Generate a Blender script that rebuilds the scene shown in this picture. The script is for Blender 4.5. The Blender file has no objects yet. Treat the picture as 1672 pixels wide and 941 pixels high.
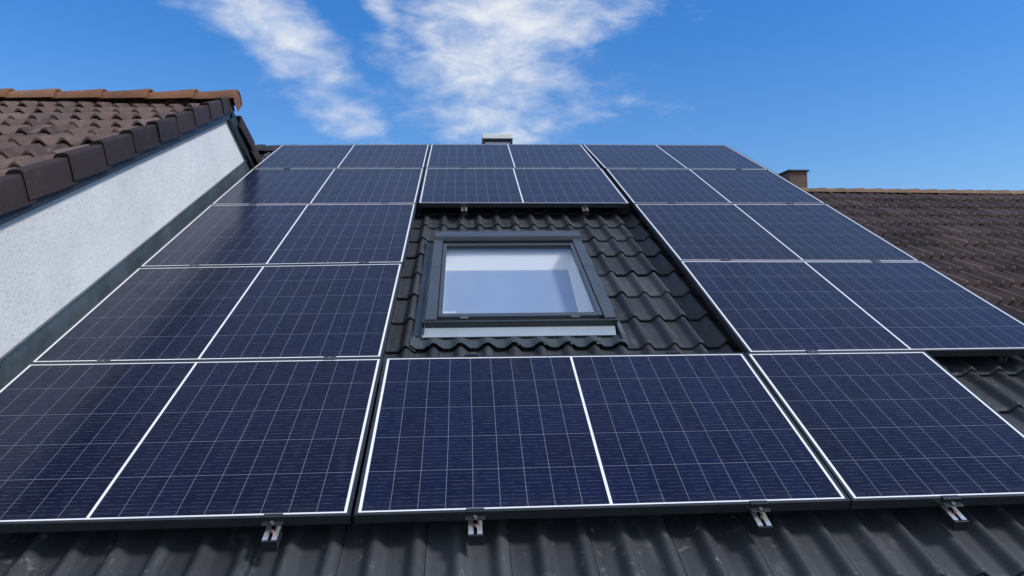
import bpy, math, random
from mathutils import Vector, Matrix
R = math.radians
random.seed(7)
sc = bpy.context.scene
col = sc.collection

# ------------------------------------------------------------------ frames
TH = R(24.5)                                   # pitch of the solar roof
PLANE = Matrix.Rotation(TH, 4, 'X')            # (x, up the slope, off the slope) -> world
def frame(o, ex, ey, ez):
    m = Matrix.Identity(4)
    for i in range(3):
        m[i][0] = ex[i]; m[i][1] = ey[i]; m[i][2] = ez[i]; m[i][3] = o[i]
    return m

# ------------------------------------------------------------------ mesh helper
class MB:
    def __init__(s, M=None):
        s.v = []; s.f = []; s.uv = {}; s.c = []; s.M = M; s.cur = 0.5
    def vert(s, x, y, z):
        p = Vector((x, y, z))
        if s.M is not None: p = s.M @ p
        s.v.append(p); s.c.append(s.cur); return len(s.v) - 1
    def face(s, *i): s.f.append(tuple(i))
    def hexa(s, P):                             # P: 4 bottom + 4 top corners, same winding (ccw seen from the top)
        i = [s.vert(*p) for p in P]
        for q in ((3, 2, 1, 0), (4, 5, 6, 7), (0, 1, 5, 4), (1, 2, 6, 5), (2, 3, 7, 6), (3, 0, 4, 7)):
            s.f.append(tuple(i[k] for k in q))
    def box(s, x0, x1, y0, y1, z0, z1):
        s.hexa([(x0, y0, z0), (x1, y0, z0), (x1, y1, z0), (x0, y1, z0), (x0, y0, z1), (x1, y0, z1), (x1, y1, z1), (x0, y1, z1)])
    def cyl(s, c, r, h, n=12, axis='z', r2=None):
        r2 = r if r2 is None else r2
        a = []; b = []
        for k in range(n):
            t = 2 * math.pi * k / n; u, w = math.cos(t), math.sin(t)
            if axis == 'z':
                a.append(s.vert(c[0] + r * u, c[1] + r * w, c[2])); b.append(s.vert(c[0] + r2 * u, c[1] + r2 * w, c[2] + h))
            elif axis == 'y':
                a.append(s.vert(c[0] + r * w, c[1], c[2] + r * u)); b.append(s.vert(c[0] + r2 * w, c[1] + h, c[2] + r2 * u))
            else:
                a.append(s.vert(c[0], c[1] + r * u, c[2] + r * w)); b.append(s.vert(c[0] + h, c[1] + r2 * u, c[2] + r2 * w))
        for k in range(n):
            m = (k + 1) % n; s.face(a[k], a[m], b[m], b[k])
        s.face(*a[::-1]); s.face(*b)
    def grid(s, rows, closed=False):            # rows of vertex-index lists
        for a, b in zip(rows, rows[1:]):
            n = len(a)
            for k in range(n if closed else n - 1):
                m = (k + 1) % n; s.face(a[k], a[m], b[m], b[k])
    def extrude(s, prof, y0, y1, order=(0, 1, 2)):   # closed profile polygon (a, b), extruded along the second axis
        def put(a, b, y):
            return s.vert(a, y, b)
        A = [put(a, b, y0) for a, b in prof]; B = [put(a, b, y1) for a, b in prof]
        s.grid([A, B], True); s.face(*A[::-1]); s.face(*B)
    def build(s, name, mat, parent=None, smooth=None, bevel=0.0):
        org = parent.matrix_world.translation.copy() if parent is not None else Vector((0, 0, 0))
        me = bpy.data.meshes.new(name)
        me.from_pydata([tuple(p - org) for p in s.v], [], s.f)
        at = me.attributes.new('var', 'FLOAT', 'POINT')
        at.data.foreach_set('value', s.c)
        if s.uv:
            ul = me.uv_layers.new(name='UVMap')
            for L in me.loops:
                ul.data[L.index].uv = s.uv.get(L.vertex_index, (0, 0))
        me.materials.append(mat)
        if smooth is not None:
            me.polygons.foreach_set('use_smooth', [True] * len(me.polygons))
            me.set_sharp_from_angle(angle=R(smooth))
        me.update()
        o = bpy.data.objects.new(name, me); col.objects.link(o)
        if parent is not None: o.parent = parent
        if bevel:
            b = o.modifiers.new('bevel', 'BEVEL'); b.width = bevel; b.segments = 2; b.limit_method = 'ANGLE'; b.angle_limit = R(40)
        return o

def thing(name, label, cat, loc, group=None):
    o = bpy.data.objects.new(name, None); o.empty_display_size = 0.2
    col.objects.link(o); o.location = loc
    o['label'] = label; o['category'] = cat
    if group: o['group'] = group
    o.matrix_world = Matrix.Translation(loc)
    return o
def sub(o, parent):                             # re-parent a part built in its thing's space to another part
    o.parent = parent
    return o

# ------------------------------------------------------------------ node helpers
class NT:
    def __init__(s, nt): s.nt = nt; nt.nodes.clear()
    def n(s, t, **kw):
        nd = s.nt.nodes.new(t)
        for k, v in kw.items(): setattr(nd, k, v)
        return nd
    def link(s, a, b): s.nt.links.new(a, b)
    def put(s, sock, v):
        if isinstance(v, bpy.types.NodeSocket): s.link(v, sock)
        else: sock.default_value = v
    def m(s, op, a, b=0.0, c=0.0, clamp=False):
        nd = s.n('ShaderNodeMath', operation=op); nd.use_clamp = clamp
        for i, v in enumerate((a, b, c)): s.put(nd.inputs[i], v)
        return nd.outputs[0]
    def mix(s, f, a, b, blend='MIX'):
        nd = s.n('ShaderNodeMix', data_type='RGBA', blend_type=blend)
        s.put(nd.inputs[0], f)
        for k, v in ((6, a), (7, b)):
            if isinstance(v, tuple) and len(v) == 3: v = v + (1.0,)
            s.put(nd.inputs[k], v)
        return nd.outputs[2]
    def noise(s, vec, scale, detail=4, rough=0.55, dist=0.0, out=0):
        nd = s.n('ShaderNodeTexNoise'); s.put(nd.inputs['Vector'], vec)
        nd.inputs['Scale'].default_value = scale; nd.inputs['Detail'].default_value = detail
        nd.inputs['Roughness'].default_value = rough; nd.inputs['Distortion'].default_value = dist
        return nd.outputs[out]
    def ramp(s, f, lo, hi, smooth=True):
        nd = s.n('ShaderNodeMapRange'); nd.interpolation_type = 'SMOOTHSTEP' if smooth else 'LINEAR'
        s.put(nd.inputs[0], f); s.put(nd.inputs[1], lo); s.put(nd.inputs[2], hi)
        return nd.outputs[0]
    def scale(s, vec, x, y, z):
        nd = s.n('ShaderNodeMapping'); s.put(nd.inputs['Vector'], vec); nd.inputs['Scale'].default_value = (x, y, z)
        return nd.outputs[0]

def newmat(name):
    m = bpy.data.materials.new(name); m.use_nodes = True
    t = NT(m.node_tree)
    out = t.n('ShaderNodeOutputMaterial'); b = t.n('ShaderNodeBsdfPrincipled')
    t.link(b.outputs[0], out.inputs[0])
    return m, t, b, out
def slope_co(t, ang):                          # object coordinates turned into slope coordinates
    co = t.n('ShaderNodeTexCoord').outputs['Object']
    nd = t.n('ShaderNodeMapping'); t.link(co, nd.inputs[0]); nd.inputs['Rotation'].default_value = (-ang, 0, 0)
    return nd.outputs[0]
def bump(t, b, h, strength, dist):
    nd = t.n('ShaderNodeBump'); t.put(nd.inputs['Height'], h)
    nd.inputs['Strength'].default_value = strength; nd.inputs['Distance'].default_value = dist
    t.link(nd.outputs[0], b.inputs['Normal'])

def plain(name, c, rough=0.5, metal=0.0, var=0.15, scale=8.0, bmp=0.0, spec=0.5):
    m, t, b, o = newmat(name)
    co = t.n('ShaderNodeTexCoord').outputs['Object']
    n1 = t.noise(co, scale, 6, 0.6); n2 = t.noise(co, scale * 9, 3, 0.6)
    f = t.m('ADD', t.m('MULTIPLY', n1, 0.7), t.m('MULTIPLY', n2, 0.3))
    lo = tuple(x * (1 - var) for x in c); hi = tuple(min(1, x * (1 + var)) for x in c)
    t.put(b.inputs['Base Color'], t.mix(t.ramp(f, 0.3, 0.7), lo, hi))
    t.put(b.inputs['Roughness'], t.m('ADD', t.m('MULTIPLY', f, 0.25), rough - 0.12))
    b.inputs['Metallic'].default_value = metal
    b.inputs['Specular IOR Level'].default_value = spec
    if bmp: bump(t, b, n2, bmp, 0.004)
    return m

def tile_mat(name, base, dark, worn, lichen, ang, rough=0.5, worn_amt=0.5, lichen_amt=0.4, tone=0.6, spec=0.3):
    m, t, b, o = newmat(name)
    b.inputs['Specular IOR Level'].default_value = spec
    co = slope_co(t, ang)
    at = t.n('ShaderNodeAttribute', attribute_name='var').outputs['Fac']
    c = t.mix(t.ramp(t.noise(co, 3.0, 6, 0.65), 0.32, 0.7), dark, base)
    c = t.mix(t.m('MULTIPLY', at, tone), c, t.mix(0.5, worn, base))
    c = t.mix(t.m('MULTIPLY', t.m('GREATER_THAN', at, 0.9), 0.4 * tone), c, worn)
    st = t.noise(t.scale(co, 11, 2.6, 5), 1.0, 7, 0.68, 1.2)          # chalky scuffs running down the slope
    c = t.mix(t.m('MULTIPLY', t.ramp(st, 0.56, 0.68), worn_amt), c, worn)
    li = t.noise(co, 17, 6, 0.7, 0.5)
    li2 = t.m('MULTIPLY', t.ramp(li, 0.58, 0.67), t.ramp(t.noise(co, 1.7, 3), 0.42, 0.62))
    c = t.mix(t.m('MULTIPLY', li2, lichen_amt), c, lichen)
    chip = t.m('MULTIPLY', t.ramp(t.noise(t.scale(co, 1, 0.6, 1), 26, 4, 0.6), 0.69, 0.73), 0.75)
    c = t.mix(t.m('MULTIPLY', chip, lichen_amt * 1.6, clamp=True), c, lichen)
    gr = t.noise(co, 330, 2, 0.6)
    c = t.mix(0.22, c, t.mix(gr, (0.0, 0.0, 0.0), (1, 1, 1)), 'OVERLAY')
    t.put(b.inputs['Base Color'], c)
    t.put(b.inputs['Roughness'], t.m('ADD', t.m('MULTIPLY', st, 0.3), rough - 0.14))
    h = t.m('ADD', t.m('MULTIPLY', gr, 0.4), t.m('MULTIPLY', t.noise(co, 42, 5, 0.7), 0.6))
    bump(t, b, h, 0.25, 0.004)
    return m

# ------------------------------------------------------------------ materials
M = {}
M['frame'] = plain('black_anodised_aluminium', (0.022, 0.0235, 0.029), 0.36, 0.0, 0.2, 5, spec=0.6)
M['rail_black'] = plain('dark_rail_aluminium', (0.03, 0.031, 0.036), 0.4, 0.3, 0.2, 9)
M['clamp_grey'] = plain('grey_clamp_aluminium', (0.07, 0.074, 0.082), 0.4, 0.4, 0.15, 20)
M['silver'] = plain('mill_aluminium', (0.78, 0.79, 0.8), 0.3, 0.75, 0.12, 30)
M['bolt'] = plain('stainless_bolt', (0.62, 0.6, 0.58), 0.28, 1.0, 0.1, 40)
M['copper'] = plain('copper_washer', (0.3, 0.17, 0.13), 0.45, 0.6, 0.2, 40)
M['black_tile'] = tile_mat('anthracite_tile', (0.039, 0.0425, 0.051), (0.026, 0.0285, 0.035), (0.11, 0.116, 0.128), (0.36, 0.35, 0.33), TH, 0.6, 0.5, 0.3, 0.35, spec=0.35)
M['brown_tile'] = tile_mat('weathered_brown_tile', (0.112, 0.07, 0.057), (0.045, 0.029, 0.026), (0.21, 0.145, 0.122), (0.27, 0.19, 0.1), R(22.6), 0.62, 0.55, 0.5, 0.6)
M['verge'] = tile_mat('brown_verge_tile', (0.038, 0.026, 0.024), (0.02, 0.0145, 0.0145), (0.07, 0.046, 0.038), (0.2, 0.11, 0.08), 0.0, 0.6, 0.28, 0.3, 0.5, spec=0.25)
M['ridge_orange'] = tile_mat('orange_brown_ridge_tile', (0.25, 0.11, 0.054), (0.13, 0.06, 0.036), (0.34, 0.18, 0.105), (0.1, 0.075, 0.06), 0.0, 0.62, 0.4, 0.5, 0.5)
M['old_tile'] = tile_mat('old_dark_brown_tile', (0.125, 0.08, 0.064), (0.055, 0.037, 0.031), (0.24, 0.165, 0.135), (0.3, 0.25, 0.17), R(23), 0.55, 0.4, 0.4, 0.6, spec=0.45)
M['old_ridge'] = tile_mat('lichen_ridge_tile', (0.2, 0.108, 0.056), (0.1, 0.058, 0.036), (0.27, 0.17, 0.1), (0.36, 0.3, 0.2), 0.0, 0.65, 0.5, 0.7, 0.5)
M['board'] = plain('dark_barge_board', (0.02, 0.027, 0.036), 0.5, 0.0, 0.2, 4)
M['underlay'] = plain('roof_underlay', (0.01, 0.01, 0.011), 0.9, 0.0, 0.1, 4)
M['zinc'] = plain('weathered_zinc', (0.08, 0.108, 0.132), 0.48, 0.15, 0.35, 3.5)
M['clad'] = plain('grey_window_cladding', (0.07, 0.087, 0.106), 0.4, 0.2, 0.12, 6)
M['clad_dark'] = plain('dark_window_profile', (0.03, 0.037, 0.044), 0.4, 0.1, 0.15, 6)
M['apron'] = plain('bright_apron_sheet', (0.36, 0.425, 0.475), 0.36, 0.2, 0.08, 5)
M['gasket'] = plain('black_gasket', (0.012, 0.012, 0.013), 0.6)
M['wood'] = plain('amber_timber_end', (0.4, 0.16, 0.05), 0.6, 0, 0.3, 30)
M['lining'] = plain('white_lining', (0.93, 0.93, 0.93), 0.5, 0, 0.01, 2)
M['backing'] = plain('pale_blue_backing', (0.3, 0.4, 0.58), 0.8, 0, 0.03, 1)  # made-up sheet behind the pane, its tint carries the reflected sky
M['white_metal'] = plain('white_chimney_cowl', (0.88, 0.87, 0.85), 0.5, 0.0, 0.05, 6)
M['grey_metal'] = plain('grey_chimney_sheet', (0.55, 0.6, 0.66), 0.45, 0.1, 0.1, 6)
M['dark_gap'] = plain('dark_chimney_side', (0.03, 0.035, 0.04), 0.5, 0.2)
M['chim_brown'] = plain('brown_chimney_render', (0.145, 0.086, 0.068), 0.85, 0, 0.18, 7, 0.4)
M['chim_cap'] = plain('slate_chimney_cap', (0.045, 0.05, 0.05), 0.7, 0, 0.2, 8)
M['house_wall'] = plain('house_render', (0.66, 0.67, 0.66), 0.9, 0, 0.06, 2, 0.3)
M['ground'] = plain('grass_ground', (0.06, 0.085, 0.035), 0.95, 0, 0.4, 0.6)

m, t, b, o = newmat('white_stucco'); M['stucco'] = m
co = t.n('ShaderNodeTexCoord').outputs['Object']
sc_ = slope_co(t, R(38))
w1 = t.noise(t.scale(sc_, 1, 60, 170), 1.0, 6, 0.68, 1.2)       # scratched render, grooves running one way
w2 = t.noise(co, 150, 4, 0.7); w3 = t.noise(co, 2.2, 4)
pits = t.ramp(w1, 0.56, 0.68)
c = t.mix(t.ramp(w3, 0.35, 0.68), (0.745, 0.748, 0.744), (0.82, 0.82, 0.813))
run = t.m('MULTIPLY', t.ramp(t.noise(t.scale(co, 1, 9, 0.55), 1.0, 6, 0.65), 0.5, 0.72), t.ramp(w3, 0.36, 0.62))
c = t.mix(t.m('MULTIPLY', run, 0.16), c, (0.42, 0.43, 0.42))
c = t.mix(t.m('MULTIPLY', pits, 0.15), c, (0.34, 0.37, 0.4))  # relief shade of the pits put into the colour
t.put(b.inputs['Base Color'], c); b.inputs['Roughness'].default_value = 0.9
bump(t, b, t.m('SUBTRACT', t.m('ADD', t.m('MULTIPLY', w1, 0.9), t.m('MULTIPLY', w2, 0.35)), t.m('MULTIPLY', pits, 0.9)), 0.7, 0.012)

# lead apron with fine pleats across
m, t, b, o = newmat('pleated_lead'); M['lead'] = m
co = t.n('ShaderNodeTexCoord').outputs['Object']
sx = t.n('ShaderNodeSeparateXYZ'); t.link(co, sx.inputs[0])
wv = t.m('SINE', t.m('MULTIPLY', sx.outputs[0], 2 * math.pi / 0.0085))
n_ = t.noise(co, 14, 5)
c = t.mix(n_, (0.055, 0.072, 0.086), (0.1, 0.122, 0.138))
t.put(b.inputs['Base Color'], c); b.inputs['Roughness'].default_value = 0.42; b.inputs['Metallic'].default_value = 0.3
bump(t, b, wv, 0.5, 0.002)

# photovoltaic laminate: UV in metres, 18 x 5 half-cells, white backsheet margin and centre strip, busbars
PW, PH, MX, MY, CG = 1.68, 1.083, 0.0098, 0.007, 0.0098
CW = (PW - 2 * MX - CG) / 18; CH = (PH - 2 * MY) / 5
m, t, b, o = newmat('photovoltaic_laminate'); M['pv'] = m
uv = t.n('ShaderNodeTexCoord').outputs['UV']
s_ = t.n('ShaderNodeSeparateXYZ'); t.link(uv, s_.inputs[0]); U, V = s_.outputs[0], s_.outputs[1]
u1 = t.m('SUBTRACT', U, t.m('MULTIPLY', t.m('GREATER_THAN', U, PW / 2), CG))      # close the centre strip
cu = t.m('DIVIDE', t.m('SUBTRACT', u1, MX), CW); cv = t.m('DIVIDE', t.m('SUBTRACT', V, MY), CH)
def edge(c, size): return t.m('MULTIPLY', t.m('SUBTRACT', 0.5, t.m('ABSOLUTE', t.m('SUBTRACT', t.m('FRACT', c), 0.5))), size)
gapu = t.m('LESS_THAN', edge(cu, CW), 0.0009); gapv = t.m('LESS_THAN', edge(cv, CH), 0.0010)
gap = t.m('MAXIMUM', gapu, gapv)
wh = t.m('MAXIMUM', t.m('LESS_THAN', U, MX), t.m('GREATER_THAN', U, PW - MX))
wh = t.m('MAXIMUM', wh, t.m('LESS_THAN', t.m('ABSOLUTE', t.m('SUBTRACT', U, PW / 2)), CG / 2))
wh = t.m('MAXIMUM', wh, t.m('MAXIMUM', t.m('LESS_THAN', V, MY), t.m('GREATER_THAN', V, PH - MY)))
bb = t.m('LESS_THAN', edge(t.m('MULTIPLY', cv, 10.0), CH / 10), 0.00045)
comb = t.n('ShaderNodeCombineXYZ'); t.link(t.m('FLOOR', cu), comb.inputs[0]); t.link(t.m('FLOOR', cv), comb.inputs[1])
geo = t.n('ShaderNodeObjectInfo'); t.link(t.m('MULTIPLY', geo.outputs['Random'], 50), comb.inputs[2])
wn = t.n('ShaderNodeTexWhiteNoise'); t.link(comb.outputs[0], wn.inputs[0])
cell = t.mix(wn.outputs[0], (0.0026, 0.0046, 0.021), (0.0038, 0.0068, 0.031))
oc = t.n('ShaderNodeTexCoord').outputs['Object']
dust = t.ramp(t.noise(oc, 1.3, 6, 0.62), 0.35, 0.75)
cell = t.mix(1.0, cell, t.mix(geo.outputs['Random'], (1.12, 0.9, 0.8), (0.9, 1.08, 1.2)), 'MULTIPLY')
cell = t.mix(t.m('MULTIPLY', dust, 0.008), cell, (0.3, 0.3, 0.36))
low_ = t.m('MULTIPLY', t.m('SUBTRACT', 1.0, t.ramp(V, 0.0, 0.09)), t.ramp(t.noise(oc, 9, 5, 0.65), 0.35, 0.7))
run = t.m('MULTIPLY', t.ramp(t.noise(t.scale(uv, 22, 1.3, 1), 1.0, 5, 0.6), 0.55, 0.75), 0.03)
cell = t.mix(t.m('ADD', t.m('MULTIPLY', low_, 0.05), run), cell, (0.26, 0.25, 0.25))
bbm = t.m('MULTIPLY', bb, t.ramp(t.noise(uv, 26, 3), 0.36, 0.6))
cell = t.mix(t.m('MULTIPLY', bbm, 0.42), cell, (0.34, 0.38, 0.46))
c = t.mix(t.m('MULTIPLY', gap, 0.52), cell, (0.34, 0.37, 0.45))
c = t.mix(wh, c, (0.86, 0.87, 0.88))
t.put(b.inputs['Base Color'], c)
t.put(b.inputs['Roughness'], t.m('ADD', 0.19, t.m('MULTIPLY', dust, 0.06)))
b.inputs['IOR'].default_value = 1.25
b.inputs['Sheen Weight'].default_value = 0.05; b.inputs['Sheen Roughness'].default_value = 0.45; b.inputs['Sheen Tint'].default_value = (0.8, 0.87, 1, 1)

# coated window glass: mirror-like at a slant, clear otherwise
m = bpy.data.materials.new('coated_window_glass'); m.use_nodes = True; M['glass'] = m
t = NT(m.node_tree); o = t.n('ShaderNodeOutputMaterial')
fr = t.n('ShaderNodeFresnel'); fr.inputs[0].default_value = 1.5
gl = t.n('ShaderNodeBsdfGlossy'); gl.inputs['Roughness'].default_value = 0.0; gl.inputs['Color'].default_value = (0.95, 0.97, 1, 1)
tr = t.n('ShaderNodeBsdfTransparent'); tr.inputs[0].default_value = (0.985, 0.992, 0.995, 1)
mx = t.n('ShaderNodeMixShader'); t.link(t.m('ADD', t.m('MULTIPLY', fr.outputs[0], 0.3), 0.003, clamp=True), mx.inputs[0])
t.link(tr.outputs[0], mx.inputs[1]); t.link(gl.outputs[0], mx.inputs[2]); t.link(mx.outputs[0], o.inputs[0])

# ------------------------------------------------------------------ roof tiling
def wave(x, period, phase, amp, sharp=1.0):
    t = abs(((x - phase) / period + 0.5) % 1.0 - 0.5) * 2        # 0 on the crest, 1 in the pan
    lo, hi = 0.02, 0.92 / sharp ** 0.75
    k = min(1.0, max(0.0, (t - lo) / (hi - lo)))
    return amp * (1 - k * k * (3 - 2 * k))
def tile_field(mb, fronts, x0, x1, tw, per, phase, amp, rnd, thick=0.018, over=0.07, nper=13, clip=None, sharp=1.65, jit=1.0, seam=0.0):
    lift = thick + 0.004
    k0 = math.floor((x0 - phase - seam) / tw); k1 = math.ceil((x1 - phase - seam) / tw)
    for s0, s1 in zip(fronts, fronts[1:]):
        L = s1 - s0
        for k in range(k0, k1 + 1):
            xa = phase + seam + k * tw; xb = xa + tw
            xa, xb = max(xa, x0), min(xb, x1)
            if xb - xa < 0.012: continue
            spans = [(xa, xb)]
            if clip and s1 > clip[2] + 0.05 and s0 < clip[3] - 0.05:
                spans = [(a, b_) for a, b_ in ((xa, min(xb, clip[0])), (max(xa, clip[1]), xb)) if b_ - a > 0.008]
            mb.cur = rnd.random()
            dn = rnd.uniform(-0.0022, 0.0022) * jit; ds = rnd.uniform(-0.004, 0.004) * jit; sk = rnd.uniform(-0.006, 0.006) * jit
            for a, b_ in spans:
                a += 0.0011; b_ -= 0.0011
                n = max(3, int((b_ - a) / per * nper) + 1)
                xs = [a + (b_ - a) * i / (n - 1) for i in range(n)]
                rows = []
                for off, dz in ((0.09, -thick), (0.008, -thick), (0.0, -thick + 0.005), (0.0, -0.008), (0.005, -0.002), (0.014, 0.0), (L * 0.5, 0.0), (L + over, 0.0)):
                    r = []
                    for x in xs:
                        s = s0 + ds + off
                        nn = wave(x, per, phase, amp, sharp) + lift * (1 - off / L) + dn + sk * (x - a) + dz
                        r.append(mb.vert(x, s, nn))
                    rows.append(r)
                mb.grid(rows)
                for e in (0, -1):                                   # side edges of the tile
                    x = xs[e]
                    low = [mb.vert(x, s0 + ds + off, wave(x, per, phase, amp, sharp) + lift * (1 - off / L) + dn - thick) for off in (0.014, L * 0.5, L + over)]
                    top = [rows[5][e], rows[6][e], rows[7][e]]
                    for i in range(2):
                        q = (top[i], top[i + 1], low[i + 1], low[i])
                        mb.face(*(q if e == 0 else q[::-1]))
    mb.cur = 0.5

def ridge_tile(mb, x0, x1, r0, r1, drop=0.05, n=12, th=0.014, lipw=0.0, zscale=0.9):
    rows = []
    for x, r in ((x0, r0), (x0 + 0.6 * (x1 - x0), r0 + 0.55 * (r1 - r0)), (x1 - 0.035, r1), (x1, r1)):
        rr = []
        for i in range(n + 1):
            a = math.pi * (0.04 + 0.92 * i / n)
            rr.append(mb.vert(x, -math.cos(a) * r, math.sin(a) * r * zscale))
        rows.append(rr)
    inner = []
    for x, r in ((x0, r0 - th), (x1, r1 - th)):
        inner.append([mb.vert(x, -math.cos(math.pi * (0.04 + 0.92 * i / n)) * r, math.sin(math.pi * (0.04 + 0.92 * i / n)) * r * zscale) for i in range(n + 1)])
    mb.grid([r[::-1] for r in rows]); mb.grid(inner)
    mb.grid([rows[0], inner[0]]); mb.grid([inner[1], rows[-1]])
    for i in (0, n):
        q = (rows[0][i], rows[-1][i], inner[1][i], inner[0][i]); mb.face(*(q if i == 0 else q[::-1]))

# =================================================================== the black-tiled house
house = thing('terraced_house', 'middle house with black tiled roof carrying the solar panels and roof window', 'house', (0.9, 1.2, -6))
ZT = -0.148                                    # pan level of the black tiles below the panel plane
rnd = random.Random(3)
WX0, WX1, WY0, WY1 = 0.105, 1.207, 1.43, 3.19  # opening cut in the tiles for the roof window
fronts = [-0.60, -0.262, 0.14, 0.44, 0.74, 1.08, 1.42, 1.775, 2.13, 2.49, 2.86, 3.2, 3.53, 3.88, 4.23, 4.58, 4.93, 5.28, 5.63, 5.98, 6.27]
mb = MB(PLANE @ Matrix.Translation((0, 0, ZT)))
tile_field(mb, fronts, -1.72, 3.42, 0.2815, 0.14075, 0.195, 0.034, rnd, clip=(WX0, WX1, WY0, WY1), seam=0.032)
tile_field(mb, [5.63, 5.98, 6.27], -2.2, -1.72, 0.2815, 0.14075, 0.195, 0.034, rnd, seam=0.032)   # runs on behind the neighbour's gable
roof = mb.build('roof', M['black_tile'], house, smooth=50)
# deck below the tiles, open under the window
mb = MB(PLANE)
d0, d1 = -0.225, -0.205
for x0, x1, y0, y1 in ((-2.2, -1.72, 5.62, 6.3), (-1.72, 0.16, -0.62, 6.3), (1.16, 3.42, -0.62, 6.3), (0.16, 1.16, -0.62, 1.62), (0.16, 1.16, 2.94, 6.3)):
    mb.box(x0, x1, y0, y1, d0, d1)
sub(mb.build('underlay', M['underlay'], house), roof)
RIDGE = PLANE @ Vector((0, 6.3, -0.15))
back = frame(RIDGE, (-1, 0, 0), (0, -math.cos(TH), math.sin(TH)), (0, math.sin(TH), math.cos(TH)))
mb = MB(back); tile_field(mb, [-5.6 + 0.35 * i for i in range(17)], -3.42, 2.2, 0.2815, 0.14075, 0.1, 0.034, rnd, nper=6)
sub(mb.build('rear_slope', M['black_tile'], house, smooth=50), roof)
x = -2.24; rmat = M['black_tile']
while x < 3.1:
    mb = MB(Matrix.Translation(RIDGE + Vector((0, 0, 0.0)))); mb.cur = rnd.random()
    ridge_tile(mb, x, min(x + 0.4, 3.3), 0.1, 0.115)
    sub(mb.build('ridge_tile', rmat, house, smooth=45), roof); x += 0.36
# walls of the house
mb = MB()
e0 = PLANE @ Vector((0, -0.55, -0.24)); yb = 2 * RIDGE.y - e0.y
for x in (-1.55, 3.3):
    pts = [(e0.y + 0.3, -6), (yb - 0.3, -6), (yb - 0.3, e0.z + 0.1), (RIDGE.y, RIDGE.z - 0.16), (e0.y + 0.3, e0.z + 0.1)]
    A = [mb.vert(x - 0.1, a, z) for a, z in pts]; B = [mb.vert(x + 0.1, a, z) for a, z in pts]
    mb.face(*A[::-1]); mb.face(*B); mb.grid([A, B], True)
for y in (e0.y + 0.3, yb - 0.5): mb.box(-1.44, 3.19, y, y + 0.2, -6, e0.z + 0.05)
mb.build('wall', M['house_wall'], house)
# zinc flashing along the neighbour's wall
mb = MB(PLANE)
prof = [(-1.732, -0.2), (-1.732, 0.034), (-1.726, 0.042), (-1.712, 0.042), (-1.712, 0.036), (-1.724, 0.032), (-1.724, -0.085), (-1.70, -0.1), (-1.60, -0.104), (-1.60, -0.108), (-1.702, -0.106), (-1.73, -0.2)]
mb.extrude(prof, -0.6, 5.33)
sub(mb.build('wall_flashing', M['zinc'], house, smooth=30), roof)

# ---- chimney of the middle house, behind the ridge
ch = MB(Matrix.Translation((0.775, 6.85, 0)))
ch.box(-0.165, 0.165, -0.13, 0.22, 1.9, 2.835)
chim = ch.build('chimney', M['grey_metal'], house, bevel=0.006)
ch = MB(Matrix.Translation((0.775, 6.85, 0)))
ch.box(-0.195, 0.195, -0.165, 0.255, 2.872, 2.932); ch.box(-0.03, 0.03, -0.05, 0.01, 2.932, 2.945)
sub(ch.build('cowl', M['white_metal'], house, bevel=0.006), chim)
ch = MB(Matrix.Translation((0.775, 6.85, 0)))
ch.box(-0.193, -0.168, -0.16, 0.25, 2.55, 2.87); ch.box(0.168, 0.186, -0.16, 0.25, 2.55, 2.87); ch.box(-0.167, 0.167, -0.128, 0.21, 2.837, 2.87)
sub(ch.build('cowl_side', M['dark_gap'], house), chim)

# ---- roof window
win = MB(PLANE)
FX0, FX1, FY0, FY1 = 0.145, 1.186, 1.605, 3.06
for x0, x1 in ((FX0 + 0.01, 0.21), (1.12, FX1 - 0.01)): win.box(x0, x1, FY0 + 0.02, FY1, -0.1, -0.055)
win.box(0.2105, 1.1195, 2.90, FY1, -0.1, -0.06); win.box(0.2105, 1.1195, FY0 + 0.02, 1.655, -0.1, -0.075)
window = win.build('roof_window', M['clad_dark'], house, bevel=0.003)
def wpart(name, mat, boxes, bev=0.002):
    w = MB(PLANE)
    for b_ in boxes: w.box(*b_)
    return sub(w.build(name, mat, house, bevel=bev), window)
wpart('side_cladding', M['clad'], [(FX0, 0.2065, 1.622, 2.418, -0.085, -0.044), (FX0 + 0.001, 0.2065, 2.422, 2.965, -0.085, -0.0435)])
wpart('side_cladding', M['clad'], [(1.1235, FX1, 1.622, 2.418, -0.085, -0.044), (1.1235, FX1 - 0.001, 2.422, 2.965, -0.085, -0.0435)])
w = MB(PLANE)
w.hexa([(FX0 - 0.002, 2.955, -0.075), (FX1 + 0.008, 2.955, -0.075), (FX1 + 0.008, 3.16, -0.105), (FX0 - 0.002, 3.16, -0.105),
        (FX0 + 0.004, 2.975, -0.02), (FX1 + 0.002, 2.975, -0.02), (FX1 + 0.002, 3.115, -0.03), (FX0 + 0.004, 3.115, -0.03)])
sub(w.build('top_cover', M['clad'], house, bevel=0.004), window)
wpart('bottom_cladding', M['clad_dark'], [(0.128, 1.188, 1.592, 1.606, -0.082, -0.047)])
wpart('sill_sheet', M['clad'], [(0.207, 1.123, 1.607, 1.652, -0.072, -0.066)])
wpart('timber_block', M['wood'], [(0.155, 0.2, 1.607, 1.62, -0.08, -0.056)], 0.0)
wpart('timber_block', M['wood'], [(1.13, 1.176, 1.607, 1.62, -0.08, -0.056)], 0.0)
sash = wpart('sash', M['clad'], [(0.213, 0.236, 1.665, 2.895, -0.085, -0.047), (1.094, 1.117, 1.665, 2.895, -0.085, -0.047),
                                 (0.2365, 1.0935, 1.665, 1.706, -0.085, -0.049), (0.2365, 1.0935, 2.862, 2.895, -0.085, -0.05)])
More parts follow.
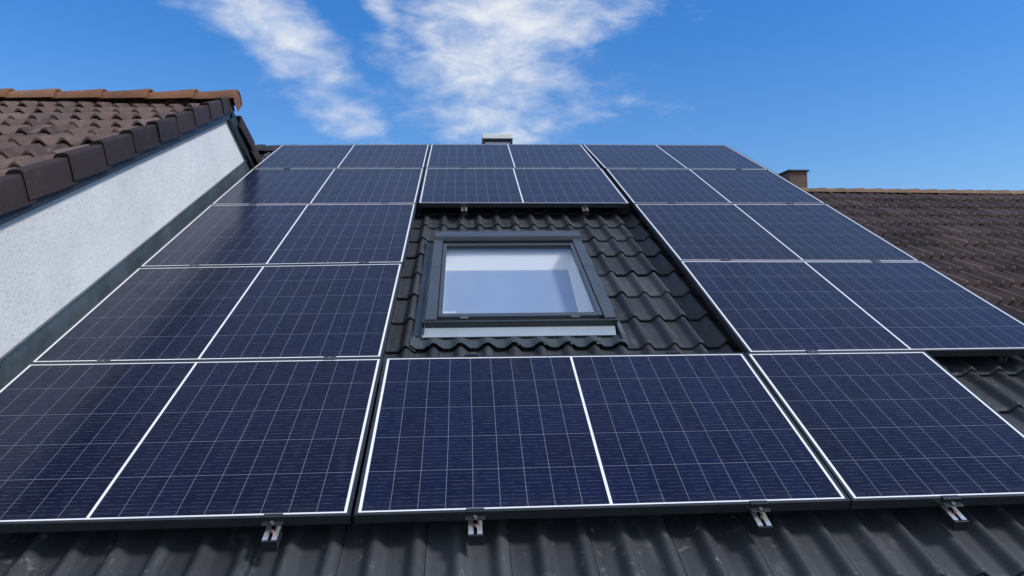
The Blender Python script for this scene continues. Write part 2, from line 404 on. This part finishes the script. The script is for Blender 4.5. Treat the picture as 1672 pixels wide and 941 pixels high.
wpart('gasket', M['gasket'], [(0.2067, 0.2128, 1.66, 2.9, -0.085, -0.052), (1.1172, 1.1233, 1.66, 2.9, -0.085, -0.052), (0.237, 1.093, 2.848, 2.861, -0.085, -0.056),
                              (0.2065, 1.1235, 1.6535, 1.664, -0.085, -0.066), (0.2365, 1.0935, 2.896, 2.905, -0.085, -0.045), (0.21, 1.12, 2.925, 2.954, -0.085, -0.04)], 0.0)
wpart('hinge_catch', M['silver'], [(0.335, 0.378, 1.66, 1.6648, -0.06, -0.052)], 0.0)
wpart('hinge_catch', M['silver'], [(0.945, 0.99, 1.66, 1.6648, -0.06, -0.052)], 0.0)
g = MB(PLANE); g.box(0.2362, 1.0938, 1.706, 2.848, -0.066, -0.060)
sub(g.build('pane', M['glass'], house), window)
# white shaft lining and an added blue sheet standing in for room and sky reflection
w = MB(PLANE)
lx0, lx1, ly0, ly1, lz = 0.2, 1.13, 1.67, 2.895, -0.19
A = [w.vert(x, y, -0.09) for x, y in ((lx0, ly0), (lx1, ly0), (lx1, ly1), (lx0, ly1))]
B = [w.vert(x, y, lz) for x, y in ((lx0 + 0.03, ly0 - 0.03), (lx1 - 0.105, ly0 - 0.03), (lx1 - 0.06, ly1 - 0.16), (lx0 + 0.03, ly1 - 0.16))]
w.grid([A, B], True)
sub(w.build('lining', M['lining'], house), window)
w = MB(PLANE)
w.box(lx0 + 0.01, lx1 - 0.02, ly0 - 0.04, ly1 - 0.1, -0.198, -0.1905)
sub(w.build('inner_backing', M['backing'], house), window)
# white slatted vent seen through the pane's lower left corner
w = MB(PLANE)
w.box(0.232, 0.305, 1.76, 1.95, -0.19, -0.17); w.box(0.232, 0.305, 1.965, 1.98, -0.19, -0.16); w.box(0.234, 0.303, 1.85, 1.856, -0.1698, -0.162)
sub(w.build('vent', M['lining'], house), window)
# apron sheet and the pleated lead below it
w = MB(PLANE)
w.hexa([(0.135, 1.50, -0.096), (1.165, 1.50, -0.096), (1.175, 1.6, -0.087), (0.14, 1.6, -0.087),
        (0.135, 1.50, -0.092), (1.165, 1.50, -0.092), (1.175, 1.6, -0.082), (0.14, 1.6, -0.082)])
sub(w.build('apron_sheet', M['apron'], house), window)
w = MB(PLANE); rows = []; rowb = []
nx = 150
for y, k, lift in ((1.428, 1.0, 0.026), (1.45, 0.95, 0.027), (1.485, 0.62, 0.033), (1.515, 0.22, 0.044)):
    r = []; rb = []
    for i in range(nx + 1):
        x = 0.075 + (1.222 - 0.075) * i / nx
        fade = 1.0
        z = ZT + lift + wave(x, 0.14075, 0.195, 0.034, 1.15) * k * fade
        pl = 0.0007 * (1 if i % 2 else -1) * k
        yy = y - 0.03 * max(0, (x - 1.14) / 0.1) * k
        r.append(w.vert(x, yy, z + pl)); rb.append(w.vert(x, yy, z + pl - 0.005))
    rows.append(r); rowb.append(rb)
w.grid(rows); w.grid([q[::-1] for q in rowb]); w.grid([rowb[0], rows[0]])
sub(w.build('lead_apron', M['lead'], house, smooth=60), window)
wpart('side_flashing', M['zinc'], [(0.082, 0.143, 1.49, 3.12, -0.128, -0.118), (0.1432, 0.1448, 1.52, 3.0, -0.12, -0.06), (0.1, 0.112, 1.55, 3.0, -0.1178, -0.109)], 0.001)
wpart('side_flashing', M['zinc'], [(1.188, 1.24, 1.44, 3.12, -0.146, -0.138), (1.1864, 1.1879, 1.44, 3.0, -0.1378, -0.075)], 0.001)

# =================================================================== solar panels
panels = {
 (0, 1): [(-1.617, -0.004), (-0.034, -0.007), (-0.038, 1.088), (-1.615, 1.084)],
 (0, 2): [(-1.616, 1.109), (-0.04, 1.114), (-0.038, 2.368), (-1.619, 2.322)],
 (0, 3): [(-1.617, 2.352), (-0.034, 2.397), (-0.036, 3.737), (-1.617, 3.712)],
 (0, 4): [(-1.617, 3.746), (-0.036, 3.772), (-0.034, 4.972), (-1.612, 4.948)],
 (0, 5): [(-1.61, 4.978), (-0.032, 5.01), (-0.029, 6.104), (-1.588, 6.05)],
 (1, 1): [(0.003, -0.008), (1.675, -0.004), (1.692, 1.085), (-0.003, 1.091)],
 (1, 4): [(0.0, 3.777), (1.689, 3.757), (1.675, 4.974), (0.0, 4.976)],
 (1, 5): [(-0.001, 5.011), (1.669, 5.009), (1.645, 6.126), (0.005, 6.105)],
 (2, 1): [(1.706, -0.005), (2.572, -0.002), (2.594, 1.076), (1.725, 1.081)],
 (2, 2): [(1.742, 1.105), (3.326, 1.1), (3.324, 2.333), (1.748, 2.375)],
 (2, 3): [(1.752, 2.404), (3.32, 2.363), (3.321, 3.706), (1.738, 3.721)],
 (2, 4): [(1.737, 3.754), (3.321, 3.738), (3.315, 4.94), (1.727, 4.968)],
 (2, 5): [(1.722, 5.003), (3.311, 4.968), (3.279, 6.113), (1.678, 6.126)],
}
colname = ['left column beside the white wall', 'middle column with the roof window', 'right column']
labels = {
 (0, 1): 'bottom solar panel of the left column, cropped by the photo edge beside the zinc flashing',
 (0, 2): 'second solar panel from the bottom in the left column beside the white wall',
 (0, 3): 'third solar panel from the bottom in the left column beside the white wall',
 (0, 4): 'fourth solar panel from the bottom in the left column, below the top left one',
 (0, 5): 'topmost solar panel of the left column, beside the end of the orange ridge',
 (1, 1): 'large solar panel in the foreground, directly below the roof window',
 (1, 4): 'solar panel directly above the roof window, overhanging its tiled well',
 (1, 5): 'topmost middle solar panel, in front of the white chimney cowl',
 (2, 1): 'narrow half width solar panel without a white centre strip, bottom of the right column',
 (2, 2): 'second solar panel from the bottom in the right column, jutting past the narrow one',
 (2, 3): 'third solar panel from the bottom in the right column, beside the brown tiled roof',
 (2, 4): 'fourth solar panel from the bottom in the right column, with the brown chimney behind',
 (2, 5): 'topmost solar panel of the right column, its slanting edge against the sky',
}
centre = {(0, 1): -0.873, (0, 2): -0.877, (0, 3): -0.871, (0, 4): -0.859, (0, 5): -0.832, (1, 1): 0.859, (1, 4): 0.831, (1, 5): 0.841,
          (2, 2): 2.549, (2, 3): 2.555, (2, 4): 2.537, (2, 5): 2.505}
FW, FT = 0.0125, 0.036                          # frame lip and depth
def bil(Q, u, v):
    a = [Q[0][k] * (1 - u) * (1 - v) + Q[1][k] * u * (1 - v) + Q[2][k] * u * v + Q[3][k] * (1 - u) * v for k in (0, 1)]
    return a
rndp = random.Random(11)
for key, Q in panels.items():
    W = Q[1][0] - Q[0][0]; H = Q[3][1] - Q[0][1]
    dz = rndp.uniform(-0.0025, 0.0015)
    cx, cy = bil(Q, 0.5, 0.0)
    p = thing('solar_panel', labels[key], 'solar panel', PLANE @ Vector((cx, cy, dz)), 'solar panels on the black tiled roof')
    fu, fv = FW / W, FW / H
    mb = MB(PLANE)
    def ring(lo_u, lo_v, z): return [mb.vert(*bil(Q, u, v), z + dz) for u, v in ((-lo_u, -lo_v), (1 + lo_u, -lo_v), (1 + lo_u, 1 + lo_v), (-lo_u, 1 + lo_v))]
    e = 0.0012
    rings = [ring(0, 0, -0.006), ring(0, 0, -0.0008), ring(e / W, e / H, 0.0), ring(fu - e / W, fv - e / H, 0.0), ring(fu, fv, -e), ring(fu, fv, -FT), ring(-0.012 / W, -0.012 / H, -FT), ring(-0.012 / W, -0.012 / H, -FT + 0.002), ring(fu * 0.8, fv * 0.8, -FT + 0.002), ring(fu * 0.8, fv * 0.8, -0.006)]
    mb.grid([r[::-1] for r in rings], True); mb.grid([rings[0][::-1], rings[-1][::-1]][::-1], True)
    mb.build('frame', M['frame'], p)
    mb = MB(PLANE)
    half = key == (2, 1)
    um = (MX + 9 * CW + MX) if half else PW
    cf = (centre[key] - (Q[0][0] + Q[3][0]) / 2) / ((Q[1][0] + Q[2][0] - Q[0][0] - Q[3][0]) / 2) if key in centre else 0.5
    if half: strips = [((0, 0), (1, um))]
    elif key[0] == 0: strips = [((0, 0), (MX / W, MX)), ((MX / W, MX + CW), (cf, PW / 2)), ((cf, PW / 2), (1, PW))]
    else: strips = [((0, 0), (cf, PW / 2)), ((cf, PW / 2), (1, PW))]
    for (ua, Ua), (ub, Ub) in strips:
        idx = []
        for u, U_, v in ((ua, Ua, 0), (ub, Ub, 0), (ub, Ub, 1), (ua, Ua, 1)):
            q = mb.vert(*bil(Q, u, v), dz - 0.0012); mb.uv[q] = (U_, PH * v); idx.append(q)
        mb.face(*idx)
    low = [mb.vert(*bil(Q, u, v), dz - 0.0058) for u, v in ((0, 0), (1, 0), (1, 1), (0, 1))]
    for q in low: mb.uv[q] = (0, 0)
    mb.face(*low[::-1])
    lam = mb.build('laminate', M['pv'], p)

# =================================================================== mounting rails with clamps
def rail(x, y0, y1, mids, label, foot=True, head=False, block=True):
    o = thing('mounting_rail', label, 'mounting rail', PLANE @ Vector((x, y0, -0.08)), 'mounting rails under the solar panels')
    zt = -FT - 0.002; h = 0.034; hw = 0.024
    prof = [(x - hw, zt - h), (x + hw, zt - h), (x + hw, zt - 0.0285), (x + hw - 0.004, zt - 0.027), (x + hw - 0.004, zt - 0.020), (x + hw, zt - 0.018), (x + hw, zt), (x + 0.0055, zt), (x + 0.0055, zt - 0.012), (x - 0.0055, zt - 0.012), (x - 0.0055, zt), (x - hw, zt), (x - hw, zt - 0.018), (x - hw + 0.004, zt - 0.020), (x - hw + 0.004, zt - 0.027), (x - hw, zt - 0.0285)]
    mb = MB(PLANE); mb.extrude(prof, y0, y1)
    body = mb.build('rail_body', M['rail_black'], o)
    mb = MB(PLANE)
    for s in (-1, 1): mb.box(x + (0.0062 if s > 0 else -hw + 0.001), x + (hw - 0.001 if s > 0 else -0.0062), y0 + 0.002, y0 + 0.16, zt, zt + 0.0018)
    if foot or head: sub(mb.build('bright_top', M['silver'], o), body)
    if foot:
        mb = MB(PLANE); mb.box(x - hw - 0.001, x + hw + 0.001, y0 - 0.006, y0 - 0.0005, zt - h - 0.004, zt + 0.0015)
        sub(mb.build('end_cap', M['rail_black'], o, bevel=0.001), body)
    def clamp(y, dirn):
        mb = MB(PLANE); w = 0.031 if dirn else 0.029
        if dirn == 0:
            mb.box(x - w, x + w, y - 0.0155, y + 0.0155, 0.0005, 0.0036)
        else:
            e = -1 if dirn < 0 else 1                     # e points away from the panel; y is the outer edge of its frame
            def bx(u0, u1, z0, z1, ww): mb.box(x - ww, x + ww, min(y + e * u0, y + e * u1), max(y + e * u0, y + e * u1), z0, z1)
            bx(-0.011, 0.0075, 0.0005, 0.0042, w); bx(0.002, 0.0075, -0.016, 0.0004, w); bx(0.0076, 0.028, -0.016, -0.012, w + 0.002)
        c = mb.build('end_clamp' if dirn else 'mid_clamp', M['rail_black'] if dirn else M['clamp_grey'], o, bevel=0.001)
        mb = MB(PLANE)
        yb2 = y + (-0.017 if dirn < 0 else 0.017 if dirn > 0 else 0)
        mb.cyl((x, yb2, -0.0118 if dirn else 0.0034), 0.0065, 0.006 if dirn else 0.003, 10)
        sub(mb.build('bolt', M['bolt'], o, smooth=40), c)
        if dirn < 0:
            mb = MB(PLANE); mb.cyl((x + 0.002, y - 0.034, zt + 0.002), 0.0055, 0.008, 10)
            sub(mb.build('fixing_screw', M['copper'], o, smooth=40), c)
    for y in mids: clamp(y, 0)
    if block: clamp(y0 + 0.0718, -1) if foot else None
    if head: clamp(y1 - 0.05, 1)
    # roof hooks under the rail
    y = y0 + 0.35
    while y < y1 - 0.1:
        mb = MB(PLANE); mb.box(x - 0.018, x + 0.018, y, y + 0.03, -0.135, zt - h + 0.001)
        mb.build('roof_hook', M['rail_black'], o); y += 0.9
    return o
fy = -0.09
rail(-0.272, fy, 6.12, (1.10, 2.385, 3.748, 4.985), 'rail end with bright top under the bottom left panel, beside the gap')
rail(-1.30, fy, 6.10, (1.10, 2.345, 3.727, 4.96), 'rail nearest the white wall, showing only its clamps between the panels')
rail(0.392, fy, 1.165, (), 'rail end below the large foreground panel, under its left half', head=True)
rail(1.363, fy, 1.16, (), 'rail end below the large foreground panel, under its right half', head=True)
rail(0.357, 3.66, 6.12, (4.993,), 'rail end hanging in shadow above the left half of the roof window')
rail(1.33, 3.655, 6.13, (4.992,), 'rail end hanging in shadow above the right end of the roof window')
rail(2.045, fy, 6.12, (1.092, 2.39, 3.737, 4.985), 'rail end below the narrow panel at the lower right')
rail(3.025, 1.09, 6.1, (2.35, 3.722, 4.954), 'rightmost rail, showing only its clamps beside the brown roof', foot=False)

# =================================================================== left house: white gable, brown tiles
lh = thing('gabled_house', 'white rendered house with brown tiled roof and orange ridge at the left', 'house', (-3.5, 3, -6))
LP = R(22.65)
AP = PLANE @ Vector((-1.67, 4.8, 0.655))       # top of the verge where both slopes meet
cl, sl = math.cos(LP), math.sin(LP)
front = frame(AP, (1, 0, 0), (0, cl, sl), (0, -sl, cl))        # s negative runs down towards the camera
rear = frame(AP, (-1, 0, 0), (0, -cl, sl), (0, sl, cl))
s_fr = [-(4.8 - y) for y in (-0.65, -0.25, 0.2, 0.63, 1.05, 1.46, 1.874, 2.267, 2.67, 3.05, 3.41, 3.77, 4.13, 4.47, 4.74)]
rnd = random.Random(5)
mb = MB(front @ Matrix.Translation((0, 0, -0.049 - 0.03)))
tile_field(mb, s_fr, -4.6, -0.075, 0.30, 0.15, -0.12, 0.05, rnd, thick=0.028, sharp=1.1, jit=3.4, seam=0.05)
lroof = mb.build('roof', M['brown_tile'], lh, smooth=50)
mb = MB(rear @ Matrix.Translation((0, 0, -0.049 - 0.03)))
tile_field(mb, [-5.2 + 0.37 * i for i in range(15)], 0.075, 4.6, 0.30, 0.15, 0.05, 0.043, rnd, thick=0.021, sharp=1.05, jit=2, nper=6)
sub(mb.build('rear_slope', M['brown_tile'], lh, smooth=50), lroof)
for fr_, sg in ((front, 1), (rear, -1)):
    mb = MB(fr_)
    xs = (-4.6, -0.08) if sg > 0 else (0.08, 4.6)
    mb.box(xs[0], xs[1], -5.5, -0.03, -0.125, -0.105)
    sub(mb.build('underlay', M['underlay'], lh), lroof)
    # verge tiles: rolled top, tall side plate
    ss = s_fr if sg > 0 else [-4.75 + 0.37 * i for i in range(13)]
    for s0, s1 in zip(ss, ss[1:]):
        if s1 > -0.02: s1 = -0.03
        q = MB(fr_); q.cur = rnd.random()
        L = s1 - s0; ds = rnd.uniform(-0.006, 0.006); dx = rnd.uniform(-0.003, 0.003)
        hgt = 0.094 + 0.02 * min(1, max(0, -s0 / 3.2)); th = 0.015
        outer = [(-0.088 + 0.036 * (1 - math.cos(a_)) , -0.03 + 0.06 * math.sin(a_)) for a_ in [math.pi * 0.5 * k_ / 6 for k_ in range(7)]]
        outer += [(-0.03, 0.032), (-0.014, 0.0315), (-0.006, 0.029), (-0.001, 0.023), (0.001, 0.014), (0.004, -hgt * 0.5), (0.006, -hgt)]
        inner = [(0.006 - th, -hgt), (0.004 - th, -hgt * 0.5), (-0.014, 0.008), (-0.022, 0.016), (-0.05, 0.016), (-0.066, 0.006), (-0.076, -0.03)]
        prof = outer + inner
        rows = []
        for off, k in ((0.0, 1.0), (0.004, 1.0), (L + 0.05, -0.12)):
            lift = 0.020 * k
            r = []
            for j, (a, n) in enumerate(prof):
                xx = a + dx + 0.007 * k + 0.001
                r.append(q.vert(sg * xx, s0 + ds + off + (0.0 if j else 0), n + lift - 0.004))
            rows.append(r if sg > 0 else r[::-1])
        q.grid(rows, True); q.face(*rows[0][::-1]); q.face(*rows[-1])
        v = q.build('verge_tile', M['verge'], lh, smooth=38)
        sub(v, lroof)
    # barge board under the verge
    mb = MB(fr_)
    xs = (-0.075, -0.022) if sg > 0 else (0.022, 0.075)
    mb.box(xs[0], xs[1], -5.45, -0.02 if sg > 0 else -0.05, -0.16, -0.045)
    sub(mb.build('barge_board', M['board'], lh), lroof)
# orange ridge tiles
xr = 0.045; k = 0
ends = []
while xr > -4.6:
    ln = 0.40 if k else 0.36
    mb = MB(Matrix.Translation(AP + Vector((0, 0, -0.038)))); mb.cur = rnd.random()
    ridge_tile(mb, xr - ln - 0.03, xr, 0.094 + rnd.uniform(-0.003, 0.003), 0.12 + rnd.uniform(-0.004, 0.004), zscale=1.0)
    if k == 0:                                   # closing disc of the end tile
        r = [mb.vert(xr - 0.006, -math.cos(a) * 0.11, math.sin(a) * 0.11) for a in [math.pi * i / 14 for i in range(15)]]
        r2 = mb.vert(xr - 0.006, 0, -0.075)
        mb.face(*r[::-1], r2) if False else mb.face(*([r2] + r[::-1]))
    sub(mb.build('ridge_tile', M['ridge_orange'], lh, smooth=45), lroof)
    xr -= ln - 0.01; k += 1
# gable wall
mb = MB(); xw = -1.735
fb = [front @ Vector((0, s, -0.1)) for s in (-5.3, -0.0)]; rb = rear @ Vector((0, -5.3, -0.1))
def gable(x0, x1, zb=-6.0):
    pts = [(fb[0].y, zb), (rb.y, zb), (rb.y, rb.z), (AP.y, AP.z - 0.108), (fb[0].y, fb[0].z)]
    A = [mb.vert(x0, a, z) for a, z in pts]; B = [mb.vert(x1, a, z) for a, z in pts]
    mb.face(*A[::-1]); mb.face(*B); mb.grid([A, B], True)
gable(xw - 0.3, xw)
mb.build('gable_wall', M['stucco'], lh)
mb = MB(); mb.box(-6.2, xw - 0.31, fb[0].y + 0.02, fb[0].y + 0.3, -6, fb[0].z - 0.1); mb.box(-6.2, xw - 0.31, rb.y - 0.3, rb.y - 0.02, -6, rb.z - 0.1)
mb.build('wall', M['house_wall'], lh)

# =================================================================== right house: old brown roof with a chimney
rh = thing('tiled_house', 'house behind at the right with old dark brown tiles and lichened ridge', 'house', (9, 7, -6))
yaw = R(4.06); P1 = Vector((6.04, 9.07, 2.63))
RPH = R(23.0)
ex = Vector((math.cos(yaw), math.sin(yaw), 0)); hy = Vector((-math.sin(yaw), math.cos(yaw), 0))
ey = hy * math.cos(RPH) + Vector((0, 0, math.sin(RPH))); ez = ex.cross(ey)
rf = frame(P1, ex, ey, ez)
ey2 = -hy * math.cos(RPH) + Vector((0, 0, math.sin(RPH))); ez2 = (-ex).cross(ey2)
rbk = frame(P1, -ex, ey2, ez2)
rnd = random.Random(9)
EX = 0.475
mb = MB(rf @ Matrix.Translation((0, 0, -0.095)))
tile_field(mb, [-0.06 - EX * (15 - i) for i in range(16)], -2.5, 8.5, 0.27, 0.135, 0.02, 0.08, rnd, thick=0.042, sharp=1.05, jit=3.2, seam=0.04, nper=10, over=0.08)
rroof = mb.build('roof', M['old_tile'], rh, smooth=50)
mb = MB(rbk @ Matrix.Translation((0, 0, -0.06)))
tile_field(mb, [-0.06 - EX * (12 - i) for i in range(13)], -8.5, 2.5, 0.25, 0.125, 0.02, 0.036, rnd, thick=0.022, sharp=0.85, jit=2, nper=5)
sub(mb.build('rear_slope', M['old_tile'], rh, smooth=50), rroof)
for f_, (a, b_) in ((rf, (-2.5, 8.5)), (rbk, (-8.5, 2.5))):
    mb = MB(f_); mb.box(a, b_, -7.2 if f_ is rf else -5.8, -0.05, -0.11, -0.09)
    sub(mb.build('underlay', M['underlay'], rh), rroof)
x = -2.5
RB = frame(P1 + Vector((0, 0, -0.055)), ex, hy, Vector((0, 0, 1)))
while x < 8.5:
    mb = MB(RB); mb.cur = rnd.random()
    ridge_tile(mb, x - 0.03, x + 0.335, 0.088, 0.108 + rnd.uniform(-0.004, 0.004), zscale=0.85)
    sub(mb.build('ridge_tile', M['old_ridge'], rh, smooth=45), rroof); x += 0.325
mb = MB(frame(P1, ex, hy, Vector((0, 0, 1))))
ya, yb_ = -7.1 * math.cos(RPH), 5.6 * math.cos(RPH)
for xx in (-2.35, 8.2):
    pts = [(ya, -9), (yb_, -9), (yb_, -5.6 * math.sin(RPH) - 0.14), (0, -0.15), (ya, -7.1 * math.sin(RPH) - 0.14)]
    A = [mb.vert(xx, a, z) for a, z in pts]; B = [mb.vert(xx + 0.25, a, z) for a, z in pts]
    mb.face(*A[::-1]); mb.face(*B); mb.grid([A, B], True)
mb.box(-2.08, 8.19, ya + 0.05, ya + 0.3, -9, -7.1 * math.sin(RPH) - 0.15); mb.box(-2.08, 8.19, yb_ - 0.3, yb_ - 0.05, -9, -5.6 * math.sin(RPH) - 0.15)
mb.build('wall', M['house_wall'], rh)
CH = Matrix.Translation((5.865, 9.62, 0)) @ Matrix.Rotation(R(2), 4, 'Z')
mb = MB(CH); mb.box(-0.155, 0.155, -0.22, 0.25, 1.9, 2.99)
rc = mb.build('chimney', M['chim_brown'], rh, bevel=0.008)
mb = MB(CH); mb.box(-0.185, 0.178, -0.25, 0.28, 2.992, 3.022)
cap = mb.build('cap', M['chim_cap'], rh, bevel=0.006); sub(cap, rc)
mb = MB(CH); mb.cyl((-0.04, 0, 3.022), 0.07, 0.022, 14); mb.box(-0.1, 0.02, -0.08, 0.08, 3.0225, 3.04)
sub(mb.build('flue', M['chim_brown'], rh), rc)

# =================================================================== ground
g = MB(); g.face(*[g.vert(x, y, -6.0) for x, y in ((-600, -600), (600, -600), (600, 600), (-600, 600))])
go = g.build('ground', M['ground']); go['kind'] = 'structure'

# =================================================================== sky, sun
SUN_EL, SUN_AZ = R(42), R(111)                  # azimuth from +Y towards +X
w = bpy.data.worlds.new('World'); sc.world = w; w.use_nodes = True
t = NT(w.node_tree)
out = t.n('ShaderNodeOutputWorld')
sky = t.n('ShaderNodeTexSky', sky_type='NISHITA'); sky.sun_disc = False
sky.sun_elevation = SUN_EL; sky.sun_rotation = SUN_AZ
sky.altitude = 300; sky.air_density = 1.15; sky.dust_density = 0.2; sky.ozone_density = 2.5
dirv = t.n('ShaderNodeTexCoord').outputs['Generated']
sx = t.n('ShaderNodeSeparateXYZ'); t.link(dirv, sx.inputs[0]); dx, dy, dz = sx.outputs
az = t.m('MULTIPLY', t.m('ARCTAN2', dx, dy), 180 / math.pi)
el = t.m('MULTIPLY', t.m('ARCSINE', dz), 180 / math.pi)
def blob(a0, e0, ra, re, rot):                 # elliptical cloud field, degrees
    c_, s2 = math.cos(R(rot)), math.sin(R(rot))
    da = t.m('SUBTRACT', az, a0); de = t.m('SUBTRACT', el, e0)
    u = t.m('DIVIDE', t.m('ADD', t.m('MULTIPLY', da, c_), t.m('MULTIPLY', de, s2)), ra)
    v = t.m('DIVIDE', t.m('SUBTRACT', t.m('MULTIPLY', de, c_), t.m('MULTIPLY', da, s2)), re)
    r2 = t.m('ADD', t.m('MULTIPLY', u, u), t.m('MULTIPLY', v, v))
    return t.m('POWER', 2.718, t.m('MULTIPLY', r2, -1.0))
blobs = [blob(-14.5, 20.8, 8.0, 3.2, -30), t.m('MULTIPLY', blob(-9.5, 15.0, 6.0, 2.4, -28), 0.78), blob(2.5, 18.8, 10.5, 6.2, -15), blob(5.0, 22.5, 11, 4.5, 8), blob(2.0, 14.8, 7.5, 3.0, -8),
         t.m('MULTIPLY', blob(-6.5, 22.6, 3.0, 1.5, -40), 0.85), blob(0.5, 18.0, 6.5, 3.4, -30)]
mask = blobs[0]
for b_ in blobs[1:]: mask = t.m('MAXIMUM', mask, b_)
high = t.ramp(el, 25, 38)
behind = t.m('MULTIPLY', t.ramp(t.m('ABSOLUTE', az), 75, 115), 0.95)        # extra cloud added out of view behind the viewer, as fill light
rot = t.n('ShaderNodeMapping'); t.link(dirv, rot.inputs[0]); rot.inputs['Rotation'].default_value = (0, R(-32), 0); rot.inputs['Scale'].default_value = (0.62, 0.8, 1.25)
n1 = t.noise(rot.outputs[0], 8.5, 8, 0.58, 0.5)
n2 = t.noise(rot.outputs[0], 32.0, 7, 0.57, 0.3)
nn = t.m('ADD', t.m('MULTIPLY', n1, 0.5), t.m('MULTIPLY', n2, 0.5))
dens = t.m('ADD', nn, t.m('MULTIPLY', t.m('SUBTRACT', mask, 0.5), 0.5))
dens = t.m('MULTIPLY', t.ramp(dens, 0.4, 0.92), 0.97)
dens = t.m('MAXIMUM', dens, t.m('MULTIPLY', t.m('MAXIMUM', high, behind), t.m('MULTIPLY', n1, t.m('ADD', 0.55, t.m('MULTIPLY', behind, 1.0)))))
dens = t.m('MULTIPLY', dens, t.ramp(el, 2, 9))
bg1 = t.n('ShaderNodeBackground'); t.put(bg1.inputs[0], t.mix(1.0, sky.outputs[0], t.mix(t.ramp(el, 9, 22, False), (0.46, 0.68, 0.95), (0.25, 0.66, 1.1)), 'MULTIPLY')); bg1.inputs[1].default_value = 0.078
bg2 = t.n('ShaderNodeBackground'); t.put(bg2.inputs[0], t.mix(t.ramp(n2, 0.3, 0.7), (0.80, 0.87, 0.97), (0.97, 0.985, 1.0))); bg2.inputs[1].default_value = 0.5
mx = t.n('ShaderNodeMixShader'); t.link(t.m('MULTIPLY', dens, 0.93), mx.inputs[0]); t.link(bg1.outputs[0], mx.inputs[1]); t.link(bg2.outputs[0], mx.inputs[2])
t.link(mx.outputs[0], out.inputs[0])

sl_ = bpy.data.lights.new('Sun', 'SUN'); sl_.energy = 1.5; sl_.angle = R(10); sl_.color = (1.0, 0.98, 0.95)
so = bpy.data.objects.new('Sun', sl_); col.objects.link(so)
sd = Vector((math.sin(SUN_AZ) * math.cos(SUN_EL), math.cos(SUN_AZ) * math.cos(SUN_EL), math.sin(SUN_EL)))
so.rotation_euler = sd.to_track_quat('Z', 'Y').to_euler()

# =================================================================== camera
cd = bpy.data.cameras.new('Camera'); cam = bpy.data.objects.new('Camera', cd); col.objects.link(cam)
cd.sensor_width = 36; cd.lens = 36 * 1215.51 / 1672; cd.clip_end = 3000; cd.clip_start = 0.02
Rw = ((0.9981057551438361, -0.060437573028927855, -0.011497883071369999), (-0.009110263174728534, 0.03963371048121228, -0.9991727438718683), (0.0608432794451209, 0.9973848147821005, 0.039008032333067766))
cam.matrix_world = frame((0.37052102, -2.53586478, 0.63918311), Rw[0], [-v for v in Rw[1]], [-v for v in Rw[2]])
sc.camera = cam
sc.view_settings.view_transform = 'Standard'; sc.view_settings.look = 'None'
sc.view_settings.exposure = 0.9; sc.view_settings.gamma = 1.0; sc.view_settings.use_curve_mapping = False
